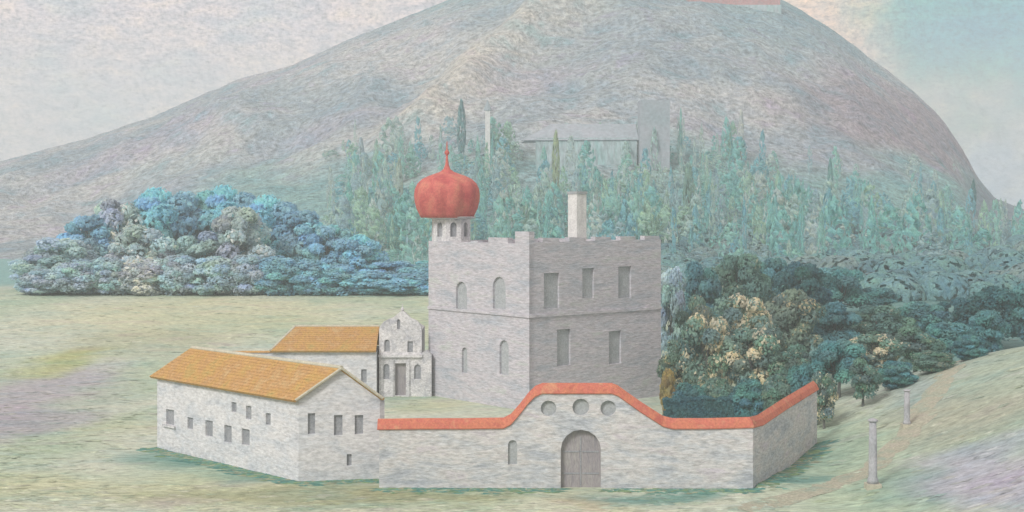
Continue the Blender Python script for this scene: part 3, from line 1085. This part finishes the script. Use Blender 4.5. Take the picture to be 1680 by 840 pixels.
LEFT = [
    (56, 418, 296, 84, 'bluegrey', 'faint low blue-grey tree at the far left end of the row'),
    (100, 388, 302, 96, 'bluegrey', 'hazy blue-grey tree second from the left end of the row'),
    (145, 350, 312, 96, 'blue', 'blue tree behind the first pale crown on the left'),
    (200, 316, 318, 100, 'bluepale', 'pale white-flecked crown standing highest in the left of the row'),
    (262, 310, 324, 110, 'blue', 'tall blue tree between two pale crowns'),
    (236, 366, 298, 104, 'bluepale', 'lower pale crown in front of the tall blue trees'),
    (322, 302, 330, 112, 'blue', 'tallest blue tree in the middle of the row'),
    (372, 306, 332, 96, 'blue', 'blue tree on the skyline behind the brightest crown'),
    (392, 336, 302, 100, 'bluepale', 'brightest whitish crown at the centre of the row'),
    (330, 378, 298, 90, 'bluegrey', 'blue-grey crown between the two pale front trees'),
    (440, 322, 318, 100, 'blue', 'deep blue tree right of the brightest crown'),
    (492, 342, 314, 96, 'blue', 'blue tree where the row starts to slope down'),
    (538, 362, 310, 86, 'blue', 'blue tree half way down the sloping right end'),
    (584, 386, 306, 76, 'blue', 'blue tree near the low right end of the row'),
    (632, 428, 302, 84, 'blue', 'low blue tree next to the last one before the tower'),
    (680, 424, 300, 84, 'blue', 'last low blue tree touching the tower'),
    (70, 440, 286, 74, 'bluegrey', 'low blue-grey bush at the far left foot of the row'),
    (128, 428, 286, 74, 'bluegrey', 'low blue-grey bush under the second tree from the left'),
    (184, 420, 286, 74, 'bluegrey', 'low blue-grey bush under the highest pale crown on the left'),
    (240, 424, 286, 74, 'bluepale', 'low pale bush under the lower pale crown'),
    (296, 416, 286, 74, 'bluegrey', 'low blue-grey bush between the two pale-crown groups'),
    (352, 420, 286, 74, 'bluegrey', 'low blue-grey bush left below the brightest crown'),
    (406, 416, 286, 74, 'bluegrey', 'low blue-grey bush right below the brightest crown'),
    (458, 420, 286, 74, 'blue', 'low deep blue bush below the deep blue tree'),
    (510, 424, 286, 74, 'blue', 'low deep blue bush at the start of the sloping end'),
    (560, 434, 286, 74, 'blue', 'low deep blue bush half way along the sloping end'),
    (608, 444, 286, 74, 'blue', 'low deep blue bush above the outbuilding roof'),
    (654, 448, 286, 74, 'blue', 'low deep blue bush over the chapel gable'),
    (694, 446, 286, 74, 'blue', 'low deep blue bush touching the tower foot'),
]
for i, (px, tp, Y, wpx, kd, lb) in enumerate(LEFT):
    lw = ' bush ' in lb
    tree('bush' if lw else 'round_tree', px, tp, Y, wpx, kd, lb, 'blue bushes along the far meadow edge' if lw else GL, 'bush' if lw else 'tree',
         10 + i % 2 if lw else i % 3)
tree('round_tree', 1100, 436, 206, 44, 'bluegrey', 'slim grey-blue tree squeezed between the tower and the wood', None, 'tree', 1)
tree('bush', 1096, 600, 158, 24, 'gold', 'small golden bush at the right foot of the tower', None, 'bush', 10)

# clipped blue-green hedge inside the wall
rng = random.Random(5)
mb = MB()
h0, h1 = P(1090, 655, 146.0), P(1200, 657, 146.0)
for i in range(2600):
    x = rng.uniform(h0.x, h1.x)
    u, v = rng.uniform(-1, 1), rng.random()
    zt = (h0.z + .25 * fbm(x * .6, 0, 2.0, 3))
    side = rng.random()
    if side < .5: c, nn = Vector((x, 145.3, v * zt)), Vector((0, -1, .25))
    elif side < .85: c, nn = Vector((x, 146 + .7 * u, zt)), Vector((0, -.2, 1))
    else: c, nn = Vector((x, 146.7, v * zt)), Vector((0, 1, .25))
    nn = (nn + Vector((rng.gauss(0, .4), rng.gauss(0, .3), rng.gauss(0, .3)))).normalized()
    s_ = rng.uniform(.75, 1.3)
    dab(mb, c, nn, .42, (0.08 * s_, 0.19 * s_, 0.22 * s_), rng)
tag(mb.build('hedge', M['leaf'], None, False, True), 'low clipped blue-green hedge inside the wall under the trees', 'hedge')

# ------------------------------------------------------------------ far buildings, faint on the wooded slope
def far_box(root, name, px0, px1, t, b_, Y, depth, m):
    p0, p1 = P(px0, b_, Y), P(px1, t, Y)
    mb = MB()
    zb = min(p0.z, land((p0.x + p1.x) / 2, Y) - 3)
    mb.box(((p0.x + p1.x) / 2, Y + depth / 2, zb), p1.x - p0.x, depth, p1.z - zb)
    return mb.build(name, M[m], root)


def far_root(name, px, py, Y, label, cat):
    p = P(px, py, Y)
    return empty(name, (p.x, Y, land(p.x, Y)), label, cat)


Yh = 560.0
root = far_root('hall', 950, 300, Yh, 'faint long hall with mauve roof on the wooded mountain slope', 'house')
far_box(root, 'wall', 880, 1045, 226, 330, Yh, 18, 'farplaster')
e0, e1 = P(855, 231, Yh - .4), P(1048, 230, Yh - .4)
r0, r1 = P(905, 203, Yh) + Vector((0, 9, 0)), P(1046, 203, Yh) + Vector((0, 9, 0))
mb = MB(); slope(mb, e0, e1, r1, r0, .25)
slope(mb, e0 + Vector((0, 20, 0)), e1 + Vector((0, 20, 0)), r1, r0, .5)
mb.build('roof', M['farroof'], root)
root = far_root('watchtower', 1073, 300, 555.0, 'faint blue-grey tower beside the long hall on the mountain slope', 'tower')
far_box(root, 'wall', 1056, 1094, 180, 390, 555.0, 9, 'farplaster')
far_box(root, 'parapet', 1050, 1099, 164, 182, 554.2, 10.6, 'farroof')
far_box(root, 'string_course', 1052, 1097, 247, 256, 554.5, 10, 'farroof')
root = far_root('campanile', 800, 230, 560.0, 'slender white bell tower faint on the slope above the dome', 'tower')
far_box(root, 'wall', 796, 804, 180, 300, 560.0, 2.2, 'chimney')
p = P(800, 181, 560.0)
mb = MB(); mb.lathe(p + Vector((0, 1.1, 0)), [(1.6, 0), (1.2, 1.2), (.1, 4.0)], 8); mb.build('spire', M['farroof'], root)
# red building at the summit, only its foot in view
ps = Vector((_hs.x, _hs.y, _hz))
root = empty('summit_house', ps, 'long faded red building on the mountain top cut by the upper edge', 'house')
wl_ = 150 / F * ps.y
mb = MB(); mb.box((ps.x, ps.y + 6, ps.z), wl_, 12, 5); mb.build('wall', M['fadedred'], root)
mb = MB(); mb.box((ps.x, ps.y + 6, ps.z - 14), wl_ + 1, 13, 14.0 - .02); mb.build('foundation', M['farplaster'], root)
mb = MB()
e0, e1 = Vector((ps.x - wl_ / 2 - 1, ps.y - 1, ps.z + 5)), Vector((ps.x + wl_ / 2 + 1, ps.y - 1, ps.z + 5))
r0, r1 = e0 + Vector((3, 7, 5)), e1 + Vector((-3, 7, 5))
slope(mb, e0, e1, r1, r0, .5); slope(mb, e0 + Vector((0, 14, 0)), e1 + Vector((0, 14, 0)), r1, r0, .5)
mb.build('roof', M['redtile'], root)

# ------------------------------------------------------------------ wooded slope: slender poplars
PCOL = [tuple(min(1, 1.36 * q) for q in c) for c in [(0.20, 0.43, 0.41), (0.25, 0.45, 0.41), (0.30, 0.45, 0.37), (0.18, 0.39, 0.43), (0.34, 0.46, 0.43), (0.28, 0.40, 0.42), (0.38, 0.46, 0.44)]]


def poplar(mb, p, ht, r, col, rng, n=34):
    for i in range(n):
        v = rng.random() ** .85
        rr = r * math.sin(math.pi * min(1, v * .93 + .07)) ** .6
        a = rng.uniform(0, 6.283)
        d = Vector((math.cos(a), math.sin(a), .35))
        c = p + Vector((d.x * rr, d.y * rr, v * ht))
        s_ = rng.uniform(.9, 1.12)
        e2 = d.cross(Vector((0, 0, 1))).normalized()
        L_, W_ = ht * rng.uniform(.035, .10), r * rng.uniform(.35, .75)
        upv = Vector((rng.gauss(0, .12), rng.gauss(0, .12), 1))
        mb.add([c - upv * L_ - e2 * W_ * .3, c + e2 * W_ * .5, c + upv * L_ + e2 * W_ * .2, c - e2 * W_ * .5, c + d * r * .12],
               [(0, 1, 4), (1, 2, 4), (2, 3, 4), (3, 0, 4)], tuple(min(1, q * s_) for q in col))


rng = random.Random(21)
mb = MB()
cnt = 0
while cnt < 950:
    px, py = rng.uniform(520, 1760), rng.uniform(240, 462)
    dens = smooth(225, 285, py) * smooth(470, 380, py) * smooth(520, 600, px) * (1 - .9 * smooth(1180, 1320, px) * smooth(375, 330, py)) * (.55 + .45 * smooth(330, 390, py))
    if fbm(px * .012, py * .01, 2.0, 3) * .6 + .55 < rng.random() or rng.random() > dens: continue
    q = hit(px, py, land, 345, 900)
    if q.y > 800 or (px > 1570 and py < 385): continue
    if 535 < q.y < 595 and 850 < px < 1110 and rng.random() < .8: continue
    poplar(mb, q + Vector((0, 0, -.5)), 4 + 15 * rng.random() ** 1.6, rng.choice((.7, 1.0, 1.4, 2.0, 3.0, 3.6)), PCOL[int(rng.random() ** 1.3 * len(PCOL))], rng, 64)
    cnt += 1
cnt = 0
while cnt < 420:
    px, py = rng.uniform(1080, 1800), rng.uniform(372, 492)
    q = hit(px, py, land, 225, 900)
    if q.y < 232: continue
    r_b = rng.uniform(2.0, 4.6)
    cb = rng.choice([(0.22, 0.42, 0.46), (0.24, 0.45, 0.45), (0.28, 0.48, 0.50), (0.20, 0.36, 0.40), (0.31, 0.44, 0.44)])
    for i in range(150):
        d = Vector((rng.gauss(0, 1), rng.gauss(0, 1), abs(rng.gauss(0, 1)))).normalized()
        s_ = rng.uniform(.88, 1.12)
        dab(mb, q + Vector((d.x * r_b * 1.2, d.y * r_b, d.z * r_b * 1.1)), d, r_b * rng.uniform(.18, .4), tuple(k * s_ for k in cb), rng)
    cnt += 1
tag(mb.build('wood', M['leaf'], None, False, True), 'hazy teal wood of slender trees on the mountain foot', 'wood', kind='stuff')
SINGLE = [(757, 262, 168, (0.20, 0.38, 0.40), 'lone teal pointed cypress standing above the red dome', 14),
          (592, 300, 226, (0.50, 0.60, 0.64), 'pale bluish poplar standing highest at the left end of the wood', 12),
          (655, 360, 262, (0.52, 0.62, 0.56), 'pale green poplar left of the red dome', 12),
          (1362, 348, 262, (0.19, 0.42, 0.40), 'teal pointed cypress against the brown slope', 9),
          (1597, 352, 296, (0.10, 0.26, 0.26), 'dark cypress at the right foot of the mountain', 9),
          (1216, 270, 182, (0.66, 0.70, 0.68), 'whitish slender poplar high on the slope', 9),
          (912, 330, 218, (0.44, 0.54, 0.36), 'yellow-green poplar in front of the faint hall', 12),
          (1130, 380, 270, (0.28, 0.46, 0.40), 'broad green poplar right of the faint tower', 18)]
for px, pb, pt, col, lb, wpx in SINGLE:
    q = hit(px, pb, land, 345, 900)
    mb = MB()
    hq = H - (pt - HY) / F * q.y - q.z
    poplar(mb, Vector((0, 0, hq * .06)), hq * .94, wpx / F * q.y / 2, col, rng, 170)
    root = empty('poplar', q, lb, 'tree', 'slender trees on the mountain foot')
    o = mb.build('crown', M['leaf'], None, False, True); o.parent = root
    mb = MB(); mb.tube([Vector((0, 0, -1)), Vector((0, 0, hq * .5))], [.35, .2], 6)
    o = mb.build('trunk', M['bark']); o.parent = root

# ------------------------------------------------------------------ grass tufts
rng = random.Random(3)
mb = MB()


def tuft(x, y, sc, col):
    """a low tuft bent over by the wind, broader than high"""
    z = g(x, y)
    a = rng.uniform(-.35, .35)
    e = Vector((math.cos(a), math.sin(a), 0))
    b_ = Vector((-e.y, e.x, 0))
    for k in range(3):
        c = Vector((x, y, z - .02)) + e * rng.uniform(-.8, .8) * sc + b_ * rng.uniform(-.5, .5) * sc
        wd, dp, hh = sc * rng.uniform(.5, 1.1), sc * rng.uniform(.3, .6), sc * rng.uniform(.04, .10)
        s_ = rng.uniform(.85, 1.18)
        q4 = [c - e * wd, c - b_ * dp, c + e * wd, c + b_ * dp]
        for p_ in q4: p_.z = g(p_.x, p_.y) + .01
        c.z = g(c.x, c.y)
        mb.add(q4 + [c + Vector((0, 0, hh)) + e * rng.uniform(-.3, .3) * wd],
               [(0, 1, 4), (1, 2, 4), (2, 3, 4), (3, 0, 4)], tuple(min(1, q * s_) for q in col))


for i in range(9000):
    y = 96 + 190 * rng.random() ** 1.6
    x = rng.uniform(-.37, .37) * y
    if KC.y - 12 < y < 200 and -10 < x < 20 and y > 121: continue
    if x > 21 and rng.random() < .75: continue
    if -36 < x < -10 and 122 < y < 142 : continue
    c = ground_col(x, y)
    tuft(x, y, rng.uniform(.35, .9), mixc(c, rng.choice([(0.14, 0.26, 0.22), (0.36, 0.37, 0.24), (0.24, 0.30, 0.16), (0.46, 0.46, 0.44)]), rng.uniform(.05, .35)))
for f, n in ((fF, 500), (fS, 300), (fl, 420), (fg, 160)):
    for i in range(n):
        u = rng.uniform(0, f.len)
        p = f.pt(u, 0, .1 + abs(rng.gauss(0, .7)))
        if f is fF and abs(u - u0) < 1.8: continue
        tuft(p.x, p.y, rng.uniform(.35, .8), rng.choice([(0.09, 0.22, 0.20), (0.12, 0.25, 0.21), (0.17, 0.26, 0.15), (0.26, 0.30, 0.22)]))  # darker teal-green tufts: shade at the wall foot put into their colour
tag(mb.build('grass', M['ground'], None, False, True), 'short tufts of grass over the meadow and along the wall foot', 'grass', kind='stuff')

# ------------------------------------------------------------------ air
mb = MB()
mb.box((0, 50, -4.0), 5200, 5200, 230)
hz = mb.build('haze', bpy.data.materials.new('haze'))
tag(hz, kind='stuff')
hm = hz.data.materials[0]
hm.use_nodes = True
t = hm.node_tree
t.nodes.clear()
pv = N(t, 'ShaderNodeVolumePrincipled')
pv.inputs['Color'].default_value = (0.86, 0.95, 0.965, 1)
pv.inputs['Density'].default_value = HAZE_DENSITY
ho_ = N(t, 'ShaderNodeOutputMaterial')
t.links.new(pv.outputs[0], ho_.inputs['Volume'])
hz.display_type = 'WIRE'
